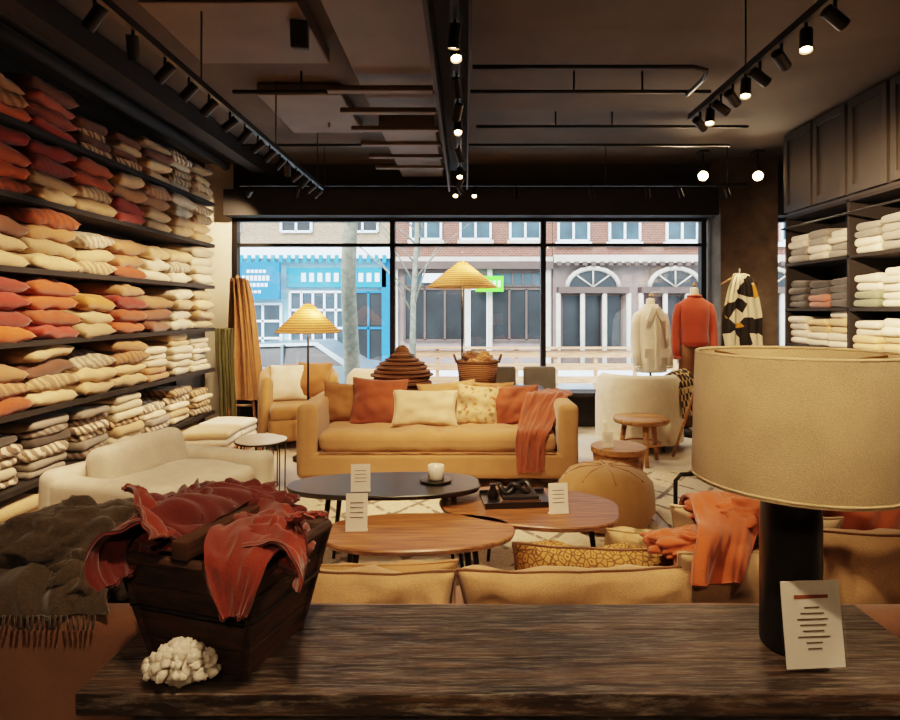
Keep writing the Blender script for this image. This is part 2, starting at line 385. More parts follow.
# ---------------------------------------------------------------- ceiling services
d=MB()
d.box(-.72,-.25,5.0,6.9,2.93,3.12,'duct')
for i in range(6): d.box(-.95,-.22,4.1+i*.45,4.12+i*.45+.05,2.90,2.94,'duct')
d.box(-.75,-.2,2.0,4.9,3.0,3.13,'duct'); d.box(-1.75,-.9,3.2,4.0,3.04,3.14,'duct'); d.box(-1.6,-.95,4.6,5.6,3.05,3.14,'duct')
d.obj('ceiling_duct',.01)
p=MB()
p.tube([(-1.7,4.4,3.0),(1.8,4.4,3.0)],.016,'black'); p.tube([(-1.75,3.5,3.06),(-.9,3.5,3.06)],.02,'black')
p.tube([(.05,3.95,3.0),(1.5,3.95,3.0),(1.6,3.98,2.99),(1.63,4.08,2.98),(1.63,4.4,2.98)],.015,'black')
p.tube([(0.1,5.3,3.02),(2.5,5.3,3.02)],.014,'black'); p.tube([(-2.2,5.9,3.02),(2.6,5.9,3.02)],.016,'black')
for x in(-1.2,.8,1.3): p.tube([(x,4.4,3.0),(x,4.4,CH)],.008,'black'); p.tube([(x,5.3,3.02),(x,5.3,CH)],.008,'black')
p.tube([(-2.75,1.5,3.05),(-2.75,6.9,3.05)],.05,'blackmatte',12); p.box(-2.45,-2.3,1.5,6.9,2.98,3.14,'blackmatte')
p.obj('ceiling_pipes')
sp=MB(); sp.box(-.05,.05,-.05,.05,-.075,.075,'blackmatte',T(-.95,3.45,2.98,15,0,10)); sp.tube([(-.95,3.47,3.0),(-.95,3.47,CH)],.012,'black'); sp.obj('ceiling_speaker',.01)
lights=[]
LC=(1,.69,.42)
def head(mb,x,y,z,dx,dy,dz,lit=True,r=.026,L=.10):
    dv=Vector((dx,dy,dz)).normalized(); c=Vector((x,y,z-.075)); a=c-dv*L*.5; b=c+dv*L*.5
    mb.tube([(x,y,z),(x,y,z-.07)],.007,'black')
    mb.tube([a,b],r,'black',14,cap=False); mb.tube([a-dv*.001,a+dv*.002],r*.98,'black',14)
    if lit: mb.tube([b-dv*.015,b-dv*.008],r*.85,'bulb',14)
    else: mb.tube([b-dv*.03,b-dv*.025],r*.9,'black',14)
    return b+dv*.03,dv
def lamp(p,dv,e,ang=70,col=None,blend=.8,r=.03):
    l=bpy.data.lights.new('spot','SPOT'); l.energy=e; l.spot_size=R(ang); l.spot_blend=blend; l.color=col or LC; l.shadow_soft_size=r
    o=bpy.data.objects.new('spotlight_lamp',l); o.location=p; o.rotation_euler=Vector(dv).to_track_quat('-Z','Y').to_euler(); bpy.context.scene.collection.objects.link(o); lights.append(o)
    return o
def parent(ch,par):
    for c in ch: c.parent=par
def track(x,y0,y1,z,heads,name='track_light'):
    global lights
    lights=[]
    t=MB(); t.box(x-.018,x+.018,y0,y1,z,z+.035,'black')
    yy=y0+.2
    while yy<y1: t.tube([(x,yy,z+.03),(x,yy,CH)],.005,'black',6); yy+=1.3
    for (y,dv,lit,e,ang) in heads:
        b,dn=head(t,x,y,z,*dv,lit=lit)
        if e: lamp(b,dn,e,ang)
    o=t.obj(name); parent(lights,o)
H=[]
for i,y in enumerate([.9,1.5,2.0,2.35,2.62,2.9,3.15,3.4,3.7,3.95,4.2,4.45,4.7,4.9,5.15,5.4,5.65,5.9]):
    e={0:60,3:120,6:130,9:130,12:120,15:110,17:90}.get(i,0)
    dv=(-.75,.1+(.1 if i%2 else -.1),-.62 if i%3 else -.8)
    if i==4: dv=(-.15,.42,-.95); e=120
    if i==13: dv=(-.15,.6,-.9); e=110
    H.append((y,dv,False,e,72))
track(-1.45,.5,6.1,2.62,H)
H=[]
for i,y in enumerate([.6,1.3,2.0,2.35,2.55,2.75,2.95,3.1,3.25,3.4,3.55,3.7]):
    if i%3==0: H.append((y,(.85,.25,-.45),False,180,85))
    elif i%3==1: H.append((y,(-.15,-.25,-.9),True,0,70))
    else: H.append((y,(.75,.6,-.4),i>6,120,75))
H.append((.85,(-.85,.35,-1.3),False,38,50))  # extra head added to brighten the table lamp's shade
track(1.45,.3,3.85,2.62,H)
H=[(-1.2,(.1,.6,-.8),False,50,80),(.3,(.25,.42,-.8),True,85,60),(.5,(-.35,.35,-.8),False,70,60),(1.6,(.2,.3,-.9),False,120,70),(2.6,(-.1,.2,-.9),True,150,65),(2.75,(.1,-.4,-.8),True,0,60),(3.2,(.1,.5,-.8),False,210,62),(3.6,(-.2,.5,-.7),False,200,62),(3.9,(0,-.5,-.8),True,0,60),(4.6,(.3,.4,-.8),False,120,70),(5.2,(0,-.5,-.8),True,0,60),(5.6,(-.3,.4,-.7),False,110,70),(5.9,(.4,.35,-.7),False,120,70)]
track(-.045,-1.5,6.2,2.66,H)
bm_=MB(); bm_.box(-.17,-.15,-1.5,6.2,2.62,2.86,'blackmatte'); bm_.box(.015,.03,-1.5,6.2,2.64,2.86,'blackmatte'); bm_.box(-.17,.03,-1.5,6.2,2.84,2.86,'blackmatte')
for y in (0,2,4,6): bm_.tube([(-.11,y,2.85),(-.11,y,CH)],.01,'black')
bm_.obj('ceiling_channel')
lights=[]; t=MB(); t.box(-2.4,3.0,6.38,6.42,2.72,2.75,'black')
for x in (-1.5,0,1.5,2.8): t.tube([(x,6.4,2.74),(x,6.4,CH)],.005,'black')
for x,dv,lit,e in [(-2.3,(-.6,.7,-.5),False,120),(-1.8,(-.2,-.1,-.8),False,90),(-.1,(0,-.6,-.7),True,0),(.1,(0,-.6,-.8),True,0),(.55,(0,-.3,-.9),False,60),(1.35,(.2,-.2,-.9),False,0),(1.95,(.1,.1,-.9),False,90),(2.3,(.3,-.1,-.9),False,0),(2.8,(.2,-.05,-.8),False,90)]:  # first and last heads added to brighten the cream wall and graphic blanket
    b,dn=head(t,x,6.4,2.72,*dv,lit=lit)
    if e: lamp(b,dn,e,80)
o=t.obj('track_light'); parent(lights,o)
lights=[]; t=MB()
for x,y in((2.62,6.6),(3.22,6.6)):
    t.box(x-.05,x+.05,y-.05,y+.05,CH-.02,CH,'black'); t.tube([(x,y,CH),(x,y,2.92)],.008,'black')
    b,dn=head(t,x,y,2.95,-.35,-.85,-.2,lit=True,r=.06)
    lamp(b,dn,35,90)
o=t.obj('ceiling_spotlight'); parent(lights,o)
# ---------------------------------------------------------------- left shelving
SZ=[.33,.78,1.21,1.66,2.10,2.54]
s=MB()
for z in SZ: s.box(-3.11,-2.675,1.9,6.42,z-.035,z,'blackmatte')
for y in (1.9,3.2,4.5,5.8,6.40):
    s.box(-3.11,-3.08,y,y+.03,0,2.9,'black')
s.box(-3.11,-2.70,1.88,1.9,0,2.9,'blackmatte')
s.obj('wall_shelf_unit')
def C(h,j=.06,pat=0):
    c=lin(h); k=1+random.uniform(-j,j)*2; return (min(1,c[0]*k),min(1,c[1]*k),min(1,c[2]*k),pat)
OR='#b85a20';RD='#882a19';RS='#98481f';YO='#b5823e';CR='#c2a479';TN='#a1774d';BR='#6b4029';PK='#964a33';IV='#d2c2a4';GY='#857b6e';BK='#3a3028';OC='#a46f30';DR='#661d15'
rows=[
 [[RD,DR],[RD,DR],[DR,RD],[GY,BK,IV],[GY,IV,BK],[IV,GY],[IV,CR],[IV,GY],[IV,CR],[IV,CR]],
 [[OR,TN],[RS,TN],[TN,BR,RS],[RS,TN,OC],[CR,BR],[CR,IV],[CR,TN],[IV,TN],[IV,CR],[IV]],
 [[OR,RD],[OR,DR],[OR,RD,DR],[OR,RD],[RD,RS],[CR,OC],[RS,RD,TN],[BR,TN,CR],[IV,CR],[CR]],
 [[YO,OR],[YO,OR],[OR,OC,RS],[CR,BR,YO],[CR,TN,RS],[CR,IV],[RS,TN],[IV,CR],[IV,CR],[IV]],
 [[RD,OR],[OR,RD],[OR,RS],[RS,OR,RD],[CR,RD,TN],[CR,RS],[RD,TN,CR],[CR,TN],[CR,IV],[CR]],
 [[TN,BR],[CR,BR],[CR,BR,TN],[OR,TN,BR],[RD,PK,BR],[BR,CR,RS],[CR,TN,BR],[CR,BR],[IV,CR],[CR]]]
pl=MB(); fb=MB()
for r,row in enumerate(rows):
    zb=SZ[r]
    for i,pal in enumerate(row):
        yc=2.15+i*.448
        folded = (r==0 and i>2) or (r==5 and i in(2,5,6,8)) or (r in(1,) and i>=7)
        if folded:
            n=random.choice([4,5,6]); th=.064; z=zb
            for k in range(n):
                t=th*random.uniform(.75,1.2)
                fb.rbox(.36,.37*random.uniform(.9,1.06),t,t*.48,'tex',T(-2.885+random.uniform(-.02,.025),yc+random.uniform(-.02,.02),z+t/2+.001,0,0,random.uniform(-6,6)),k=3,wr=.018,seed=k+i*7+r*31,wf=7,col=C(random.choice(pal),.12,random.choice([0,0,.8,.9]) if r in (0,5) else 0))
                z+=t*.95
        else:
            n=random.choice([3,4,4,4]); H_=(.39 if r<5 else .34); th=H_/4*1.0; z=zb
            sh=random.uniform(-.015,.015)
            for k in range(n):
                pat=random.choice([0,0,0,.55]) if r in(1,3,4,5) else 0
                pl.pillow(.42,.445,th*1.42,'tex',T(-2.882+random.uniform(-.015,.02),yc+sh+random.uniform(-.012,.012),z+th*.56,random.uniform(-5,5),random.uniform(1,8),random.uniform(-7,7)),n=14,pin=.045,wr=.012,seed=k+i*5+r*17,col=C(pal[(k+random.choice([0,0,1]))//2%len(pal)],.14,pat),ex=.55,rc=.03)
                z+=th
for i in range(9):
    yc=2.2+i*.47; z=0
    for k in range(3):
        t=.08; fb.rbox(.40,.42,t,t*.48,'tex',T(-2.86,yc,z+t/2+.001,0,0,random.uniform(-5,5)),k=2,wr=.01,seed=k+i,col=C(random.choice([IV,CR,GY]),.08,0)); z+=t
pl.obj('throw_pillow_stacks'); fb.obj('folded_blanket_stacks')
# ---------------------------------------------------------------- right shelving + cabinets
s=MB(); RZ=[.25,.68,1.07,1.42,1.86,2.33]
for z in RZ: s.box(3.2,3.64,2.0,6.0,z-.03,z,'blackmatte')
s.box(3.64,3.66,2.0,6.0,0,CH-.01,'blackmatte'); s.box(3.22,3.64,2.0,6.0,2.33,CH-.01,'cab')
for y in (2.0,3.0,4.0,5.0,5.97): s.box(3.2,3.64,y,y+.03,0,2.33,'blackmatte')
y=2.02
while y<5.9:
    y1=y+.48
    s.box(3.19,3.22,y+.01,y1-.01,2.36,CH-.02,'cab')
    for a,b_ in((y+.01,y+.07),(y1-.07,y1-.01)): s.box(3.172,3.19,a,b_,2.36,CH-.02,'cab')
    for a,b_ in((2.36,2.43),(CH-.09,CH-.02)): s.box(3.172,3.19,y+.07,y1-.07,a,b_,'cab')
    y+=.4975
s.tube([(3.15,2.0,2.2),(3.15,5.97,2.2)],.01,'black')
for yy in (2.0,3.3,4.6,5.97): s.tube([(3.15,yy,2.2),(3.2,yy,2.2)],.008,'black')
s.obj('cabinet_shelf_unit',.003)
fb=MB(); WH='#ddd0b8';PKK='#9a5f4e';GN='#7d8068';CG='#8a8275';NV='#38322f'
pals=[[WH,CG],[WH,CR,PKK],[WH,CR],[WH,PKK,CR,GN],[CG,WH,WH],[]]
for r in range(5):
    for i in range(12):
        yc=2.19+(i//3)*1.0+(i%3)*.325
        n=random.choice([4,4,5]) if r!=4 else 4; z=RZ[r]
        pal=[random.choice(pals[r]) for _ in range(2)] 
        if r==3 and i>=9: pal=[[NV,NV],[PKK,NV],[NV,NV]][i-9]
        if r==3 and i in(6,7,8): pal=[[WH,CR],[WH,WH],[GN,WH]][i-6]
        for k in range(n):
            t=.066*random.uniform(.85,1.1)
            fb.rbox(.34,.30,t,t*.48,'tex',T(3.4+random.uniform(-.02,.02),yc,z+t/2+.001,0,0,random.uniform(-3,3)),k=3,wr=.012,seed=k+i+r*9,col=C(pal[k//2%2],.08,0)); z+=t*.98
fb.obj('folded_blanket_stacks')
# ---------------------------------------------------------------- rugs
MB().box(-1.2,1.25,2.55,5.5,0,.012,'rug').obj('area_rug')
MB().box(1.32,2.9,3.4,5.2,0,.012,'rug').obj('area_rug')
# ---------------------------------------------------------------- foreground console
c=MB()
for k in range(3):
    a=1.015+k*.1037; c.box(-.66,.86,a,a+.1032,.712,.75-.0004*(k%2),'console')
c.box(-.58,.78,1.05,1.29,.62,.711,'console')
for x in(-.57,.71):
    for y in(1.05,1.23): c.box(x,x+.06,y,y+.06,0,.62,'console')
c.box(-.55,.75,1.08,1.26,.12,.15,'console')
c.obj('console_table',.002)
l=MB(); lx,ly=.64,1.165
l.lathe([(0,.751),(.050,.751),(.055,.757),(.055,1.0),(.053,1.03),(.044,1.045),(.02,1.05),(0,1.05)],'blackwood',(lx-.008,ly,0),40)
l.tube([(lx,ly,1.04),(lx,ly,1.29)],.008,'brass')
l.lathe([(.190,1.072),(.191,1.075),(.184,1.317),(.183,1.320),(.180,1.317),(.187,1.075),(.190,1.072)],'shade',(lx+.003,ly,0),64)
for a in (0,120,240): l.tube([(lx,ly,1.29),(lx+.180*math.cos(R(a)),ly+.180*math.sin(R(a)),1.310)],.003,'brass')
l.tube([(lx+.003+.190*math.cos(R(a)),ly+.190*math.sin(R(a)),1.078) for a in range(0,360,8)],.003,'shade',6,True)
l.tube([(lx+.003+.182*math.cos(R(a)),ly+.182*math.sin(R(a)),1.316) for a in range(0,360,8)],.003,'shade',6,True)
l.obj('table_lamp')
X=T(.630,1.075,.752,-8,0,4)
s=MB(); s.box(-.055,.055,-.001,.001,.006,.155,'paper',X); s.box(-.06,.06,-.003,-.0015,.0,.158,'glass',X); s.box(-.06,.06,-.003,.03,0,.003,'glass',X)
s.box(-.032,.032,-.0022,-.0012,.125,.131,'rust',X)
for k in range(8):
    ww=random.uniform(.012,.03); s.box(-ww,ww,-.0022,-.0012,.108-k*.010,.1105-k*.010,'ink',X)
s.obj('price_sign')
# crate
cr=MB(); X=T(-.455,1.165,.751,0,0,-17)
def quadwall(mb,pts,th,mat,X):
    a,b_,c_,d_=[Vector(p) for p in pts]; n=(b_-a).cross(d_-a).normalized()*th
    vs=[a,b_,c_,d_,a+n,b_+n,c_+n,d_+n]; mb.add(vs,[(0,3,2,1),(4,5,6,7),(0,1,5,4),(1,2,6,5),(2,3,7,6),(3,0,4,7)],mat,X=X,smooth=False)
bt,tp,ht=.098,.142,.205; by,ty=.085,.125
for k in range(4):
    z0=ht*k/4+.001; z1=ht*(k+1)/4-.002
    def w(z): return bt+(tp-bt)*z/ht
    def e(z): return by+(ty-by)*z/ht
    j=random.uniform(-.002,.002)
    quadwall(cr,[(-w(z0),-e(z0)+j,z0),(w(z0),-e(z0)+j,z0),(w(z1),-e(z1)+j,z1),(-w(z1),-e(z1)+j,z1)],-.012,'crate',X)
    quadwall(cr,[(w(z0),e(z0),z0),(-w(z0),e(z0),z0),(-w(z1),e(z1),z1),(w(z1),e(z1),z1)],-.012,'crate',X)
    quadwall(cr,[(w(z0)+j,-e(z0),z0),(w(z0)+j,e(z0),z0),(w(z1)+j,e(z1),z1),(w(z1)+j,-e(z1),z1)],-.012,'crate',X)
    quadwall(cr,[(-w(z0),e(z0),z0),(-w(z0),-e(z0),z0),(-w(z1),-e(z1),z1),(-w(z1),e(z1),z1)],-.012,'crate',X)
cr.box(-bt,bt,-by,by,0,.012,'crate',X)
for sx in(-1,1):
    for sy in(-1,1): cr.tube([(sx*bt,sy*by,0),(sx*tp,sy*ty,ht)],.008,'crate',6,X=X)
for a,b_ in (((-1,-1),(1,-1)),((1,-1),(1,1)),((1,1),(-1,1)),((-1,1),(-1,-1))):
    cr.tube([(a[0]*tp,a[1]*ty,ht),(b_[0]*tp,b_[1]*ty,ht)],.011,'crate',6,X=X)
    cr.tube([(a[0]*(bt*.4+tp*.6)*1.03,a[1]*(by*.4+ty*.6)*1.03,ht*.55),(b_[0]*(bt*.4+tp*.6)*1.03,b_[1]*(by*.4+ty*.6)*1.03,ht*.55)],.004,'black',6,X=X)
cr.box(-.014,.020,-ty-.012,ty+.012,ht+.012,ht+.045,'crate',X)
cr.obj('wooden_crate',.002)
cl=MB()
cl.crumple((-.55,1.18,.985),(.085,.11,.06),'burg',3,1.7,.25,aniso=(1,1,.8))
cl.crumple((-.375,1.14,.955),(.075,.10,.055),'red',8,1.7,.25,aniso=(1,1,.8))
cl.crumple((-.47,1.27,.975),(.11,.05,.06),'burg',11,1.8,.25)
cl.cloth([(-.47,1.16,1.0),(-.53,1.13,1.03),(-.59,1.09,1.01),(-.61,1.055,.97),(-.60,1.04,.93)],.24,'burg',60,60,.016,3,2,wdir=(.35,1,.1),lfreq=2,taper=lambda t:1-.7*t)
cl.cloth([(-.52,1.05,1.0),(-.57,1.08,1.035),(-.635,1.12,1.065)],.1,'red',40,30,.012,3,12,wdir=(.2,1,-.3),lfreq=2,taper=lambda t:1.05-t)
cl.cloth([(-.42,1.14,1.0),(-.35,1.10,1.02),(-.30,1.06,1.01),(-.275,1.04,.975),(-.278,1.03,.94)],.22,'red',60,60,.016,3,5,wdir=(-.2,1,.1),lfreq=2,taper=lambda t:1-.6*t)
cl.cloth([(-.33,1.12,1.02),(-.29,1.09,1.035),(-.245,1.06,1.045)],.1,'red',40,30,.012,3,15,wdir=(-.2,1,-.3),lfreq=2,taper=lambda t:1.05-t)
cl.cloth([(-.39,1.17,1.0),(-.385,1.09,1.01),(-.38,1.01,.99),(-.378,.985,.95),(-.38,.98,.895)],.16,'red',60,60,.014,3,9,wdir=(1,.1,0),lfreq=2,taper=lambda t:1-.8*t*t)
cl.obj('red_linen_cloths')
co=MB(); random.seed(4)
co.crumple((-.495,1.045,.777),(.046,.025,.027),'coral',2,3,.25,sub=4,zmin=.751)
for k in range(240):
    a=random.uniform(0,6.28); e=random.uniform(-.1,1.5); dd=Vector((math.cos(a)*math.cos(e),math.sin(a)*math.cos(e),math.sin(e)))
    r=random.uniform(.004,.009); q=random.uniform(.95,1.25); c0=Vector((-.495,1.045,.775))+Vector((dd.x*.05*q,dd.y*.027*q,max(dd.z*.036*q,-.016)))
    co.crumple(c0,(r,r,r),'coral',k,2.2,.35,sub=2,zmin=.751)
co.obj('white_coral')
# ---------------------------------------------------------------- foreground sofa (its back to us)
random.seed(11)
s=MB()
s.rbox(2.7,.10,.61,.045,'tan',T(0,1.395,.405),k=14,wr=.006,wf=4)
s.rbox(2.66,.82,.2,.05,'tan',T(0,1.83,.20),k=8)
for x in(-.88,0,.88): s.rbox(.87,.78,.14,.06,'tan',T(x,1.84,.325),k=6,puff=.1)
for x in(-1.3,1.3): s.rbox(.18,.88,.5,.06,'tan',T(x,1.80,.36),k=6)
for x in(-1.2,1.2):
    for y in(1.42,2.18): s.box(x-.03,x+.03,y-.03,y+.03,0,.12,'black')
s.obj('sofa')
cu=[(-.24,1.56,.57,.43,.35,.16,'oat',0,12),(.29,1.56,.575,.62,.35,.17,'oat',1,12),(-.78,1.60,.57,.5,.36,.15,'rust',4,14),
    (.74,1.60,.60,.42,.38,.15,'sand',9,14),(1.04,1.58,.63,.46,.44,.17,'oat',-10,14),(1.36,1.62,.62,.44,.44,.15,'sand',12,16),
    (.42,1.77,.572,.60,.34,.13,'paisley',3,22),(.86,1.82,.62,.46,.42,.14,'beige',-14,22),(1.16,1.80,.66,.46,.44,.15,'orange',10,18),(-.24,1.77,.53,.46,.32,.12,'mustard',-3,20),(.62,1.97,.54,.40,.36,.12,'floral',6,24),(1.35,2.0,.64,.44,.42,.14,'beige',-20,20)]
for i,(x,y,z,w_,h_,t_,mt,rz,ln) in enumerate(cu):
    MB().pillow(w_,h_,t_,mt,T(0,0,0,90+ln,0,rz)@Matrix.Rotation(R(random.uniform(-5,5)),4,'Z'),n=28,wr=.018,seed=i+2,pin=.08,pipe='brownf' if mt in('oat','paisley') else mt).obj('throw_pillow',loc=(x,y,z))
th=MB()
th.cloth([(.80,2.05,.60),(.79,1.94,.78),(.77,1.82,.855),(.74,1.70,.845),(.70,1.59,.835),(.66,1.51,.80),(.63,1.465,.73)],.26,'orange',80,60,.022,3,3,wdir=(1,.35,-.1),lfreq=2.5,taper=lambda t:1.1-.5*t)
th.crumple((.62,1.62,.765),(.12,.09,.035),'orange',6,1.8,.3)
th.crumple((.80,1.72,.815),(.13,.12,.04),'orange',16,1.8,.3)
th.obj('throw_blanket')
th=MB()
th.cloth([(-1.12,1.95,.5),(-1.1,1.8,.68),(-1.07,1.62,.80),(-1.03,1.48,.80),(-1.0,1.37,.77),(-.98,1.335,.74),(-.97,1.33,.715)],.42,'olive',70,60,.03,4,6,wdir=(1,.05,0),lfreq=2.2,taper=lambda t:1-.15*t)
th.crumple((-1.03,1.60,.79),(.2,.16,.09),'olive',4,1.8,.25)
th.crumple((-.90,1.48,.76),(.1,.10,.06),'olive',14,1.8,.25)
for k in range(30): 
    x=-1.18+k*.0125; th.tube([(x,1.325,.725),(x+random.uniform(-.006,.006),1.322,.695)],.0025,'olive',5)
th.obj('knit_throw_blanket')
th=MB(); th.crumple((-.76,1.60,.76),(.11,.14,.065),'brownf',9,1.8,.25); th.crumple((-.64,1.58,.74),(.09,.1,.06),'burg',5,1.8,.25); th.obj('folded_garments')
# ---------------------------------------------------------------- coffee tables
def pick(w_,d_,rot,p=.22,n=72):
    L=[]
    for k in range(n):
        a=2*math.pi*k/n; r=1+p*math.cos(3*a)*.35; e=2.3
        ca,sa=math.cos(a),math.sin(a)
        rr=r*(abs(ca)**e+abs(sa)**e)**(-1/e)
        x=rr*ca*w_/2; y=rr*sa*d_/2*(1+p*.9*ca)
        L.append((x*math.cos(rot)-y*math.sin(rot),x*math.sin(rot)+y*math.cos(rot)))
    return L
def ctable(x,y,z,w_,d_,rot,mt,legm='black'):
    t=MB(); t.prism(pick(w_,d_,rot),z-.032,z,mt,.006,under=.03)
    for a in (R(15)+rot,R(165)+rot,R(-150)+rot,R(-35)+rot):
        px,py=math.cos(a)*w_*.33,math.sin(a)*d_*.33
        t.tube([(px,py,z-.03),(px*1.15,py*1.15,0.013)],[.016,.009],legm)
    t.obj('coffee_table',loc=(x,y,0))
ctable(-.24,2.78,.38,.88,.48,0.05,'walnut')
ctable(.36,3.14,.38,.94,.62,math.pi-.25,'walnut')
ctable(-.40,3.26,.46,1.04,.46,math.pi+.05,'blackwood')
c=MB(); c.lathe([(0,0),(.085,0),(.09,.008),(.08,.01),(0,.01)],'blackwood'); c.lathe([(0,.011),(.042,.011),(.045,.015),(.045,.085),(.041,.088),(.038,.085),(.038,.07),(0,.068)],'ceramic'); c.obj('candle_on_tray',loc=(-.16,3.3,.461))
b=MB(); b.box(-.18,.18,-.12,.12,0,.012,'blackwood'); b.box(-.18,.18,-.12,-.11,.012,.03,'blackwood'); b.box(-.18,.18,.11,.12,.012,.03,'blackwood')
for k in range(2): b.box(-.09+k*.01,.12-k*.01,-.08,.08,.013+k*.018,.029+k*.018,'blackmatte' if k%2 else 'brownf')
b.tube([(.02+.05*math.cos(a),.03*math.sin(a),.075+.02*math.sin(2*a)) for a in [i*.3 for i in range(21)]],.014,'blackwood',10,True)
b.tube([(-.05+.04*math.cos(a),.03*math.sin(a*1.0),.072+.02*math.cos(2*a)) for a in [i*.3 for i in range(21)]],.013,'blackwood',10,True)
b.lathe([(0,.012),(.025,.012),(.03,.04),(.015,.07),(.018,.09),(0,.09)],'blackwood',(-.12,.02,0),16)
b.obj('decorative_book_tray',.002,loc=(.27,3.2,.381),rotz=.1)
def card(x,y,z,w_,h_,rz):
    k=MB(); k.box(-w_/2,w_/2,-.001,.001,0,h_,'paper',T(0,0,0,-8)); k.box(-w_/2,w_/2,0,.03,0,.002,'paper')
    for j in range(4): k.box(-w_*.3,w_*.3,-.0022,-.001,h_*(.75-j*.13),h_*(.77-j*.13),'ink',T(0,0,0,-8))
    k.obj('price_card',loc=(x,y,z),rotz=rz)
card(-.54,3.10,.461,.10,.14,.1); card(-.50,2.76,.381,.10,.17,.05); card(.47,3.0,.381,.10,.15,.15)
p=MB(); p.lathe([(0,.013),(.2,.013),(.28,.04),(.315,.11),(.315,.2),(.295,.28),(.25,.34),(.17,.375),(.08,.385),(0,.385)],'ochre',(0,0,0),96,fn=lambda a,z:1+.015*math.cos(8*a)+.05*noise.noise(Vector((math.cos(a)*2,math.sin(a)*2,z*9)))+.02*noise.noise(Vector((math.cos(a)*6,math.sin(a)*6,z*14))))
for k in range(8): a=k*math.pi/4; p.tube([(.27*math.cos(a),.27*math.sin(a),.33),(.17*math.cos(a),.17*math.sin(a),.378),(.03*math.cos(a),.03*math.sin(a),.388)],.004,'camel',6)
p.obj('pouf',loc=(.92,3.92,0))
t=MB(); t.cyl(0,0,.36,.40,.20,'lightwood',40); t.cyl(0,0,.013,.36,.16,'lightwood',12,.19); t.obj('side_table',.004,loc=(1.13,4.42,0))
card(1.04,4.35,.402,.08,.11,.1)
# ---------------------------------------------------------------- mustard sofa
s=MB(); x0,x1,y0,y1=-1.30,.88,4.6,5.42; xm=(x0+x1)/2; W=x1-x0
s.rbox(W-.02,.8,.2,.04,'mustard',T(xm,5.0,.20),k=10)
for x in (x0+.08,x1-.08): s.rbox(.16,.82,.58,.05,'mustard',T(x,5.01,.385),k=6,wr=.006)
s.rbox(W,.18,.58,.05,'mustard',T(xm,5.34,.385),k=10,wr=.006)
s.rbox(W-.33,.66,.16,.06,'mustard',T(xm,4.93,.375),k=20,puff=.14,wr=.03,wf=7)
s.tube([(x0+.18,4.603,.305),(x1-.18,4.603,.305)],.005,'camel')
for x in(x0+.1,x1-.1):
    for y in(4.68,5.3): s.box(x-.025,x+.025,y-.025,y+.025,.013,.11,'black')
s.obj('sofa')
cu=[(-1.0,5.10,.60,.42,.34,.13,'camel',12,10),(-.72,5.02,.62,.48,.40,.16,'rust',-8,12),(-.33,4.93,.585,.54,.31,.15,'beige',3,24),(-.15,5.14,.61,.5,.33,.13,'mustard',0,10),(.10,5.0,.595,.36,.34,.13,'floral',-4,16),(.42,5.04,.59,.42,.34,.15,'rust',6,14),(.22,5.17,.6,.4,.34,.1,'camel',0,8)]
for i,(x,y,z,w_,h_,t_,mt,rz,ln) in enumerate(cu):
    MB().pillow(w_,h_,t_,mt,T(0,0,0,90-ln,0,rz+random.uniform(-3,3))@Matrix.Rotation(R(random.uniform(-7,7)),4,'Z'),n=22,wr=.018,seed=i+20,pin=.09,pipe=mt).obj('throw_pillow',loc=(x,y,z+.01))
th=MB(); th.cloth([(.72,5.40,.70),(.74,5.2,.71),(.70,5.0,.71),(.62,4.85,.62),(.56,4.72,.52),(.52,4.59,.475),(.50,4.565,.38),(.50,4.555,.26),(.50,4.55,.16)],.42,'rust',90,60,.035,4,4,wdir=(1,.1,0),lfreq=3,taper=lambda t:.75+.25*math.cos(t*3))
th.obj('throw_blanket')
# ---------------------------------------------------------------- console behind sofa with baskets
c=MB(); c.box(-1.0,.75,5.52,5.92,.62,.66,'blackwood')
for x in(-.98,.70):
    for y in(5.53,5.88): c.box(x,x+.03,y,y+.03,0,.62,'black')
c.box(-.98,.72,5.54,5.9,.2,.22,'blackwood'); c.obj('sofa_table',.003)
b=MB(); prof=[(0,0)]
for k in range(9):
    z=k*.036; r=[.27,.285,.275,.29,.27,.25,.21,.165,.12][k]; prof+= [(r-.035,z),(r,z+.008),(r,z+.022),(r-.035,z+.034)]
prof+=[(.07,.33),(.06,.37),(.03,.40),(0,.405)]
b.lathe(prof,'wick',(0,0,0),48,fn=lambda a,z:1+.04*math.sin(a*2+z*60)); b.obj('stacked_woven_baskets',loc=(-.60,5.72,.662))
b=MB(); b.lathe([(0,0),(.17,0),(.2,.25),(.185,.25),(.16,.03),(0,.03)],'wick2',(0,0,0),40)
for z,r in((.25,.195),(.02,.175)): b.tube([(r*math.cos(a),r*math.sin(a),z) for a in [i*.157 for i in range(40)]],.012,'wick',6,True)
for sx in(-1,1): b.tube([(sx*.2,-.05,.24),(sx*.225,-.03,.31),(sx*.225,.03,.31),(sx*.2,.05,.24)],.01,'wick')
b.crumple((0,0,.25),(.14,.14,.08),'camel',2,1.8,.3); b.crumple((-.06,-.03,.29),(.08,.08,.06),'brownf',7,1.8,.3,4)
b.obj('wicker_basket',loc=(.12,5.72,.662))
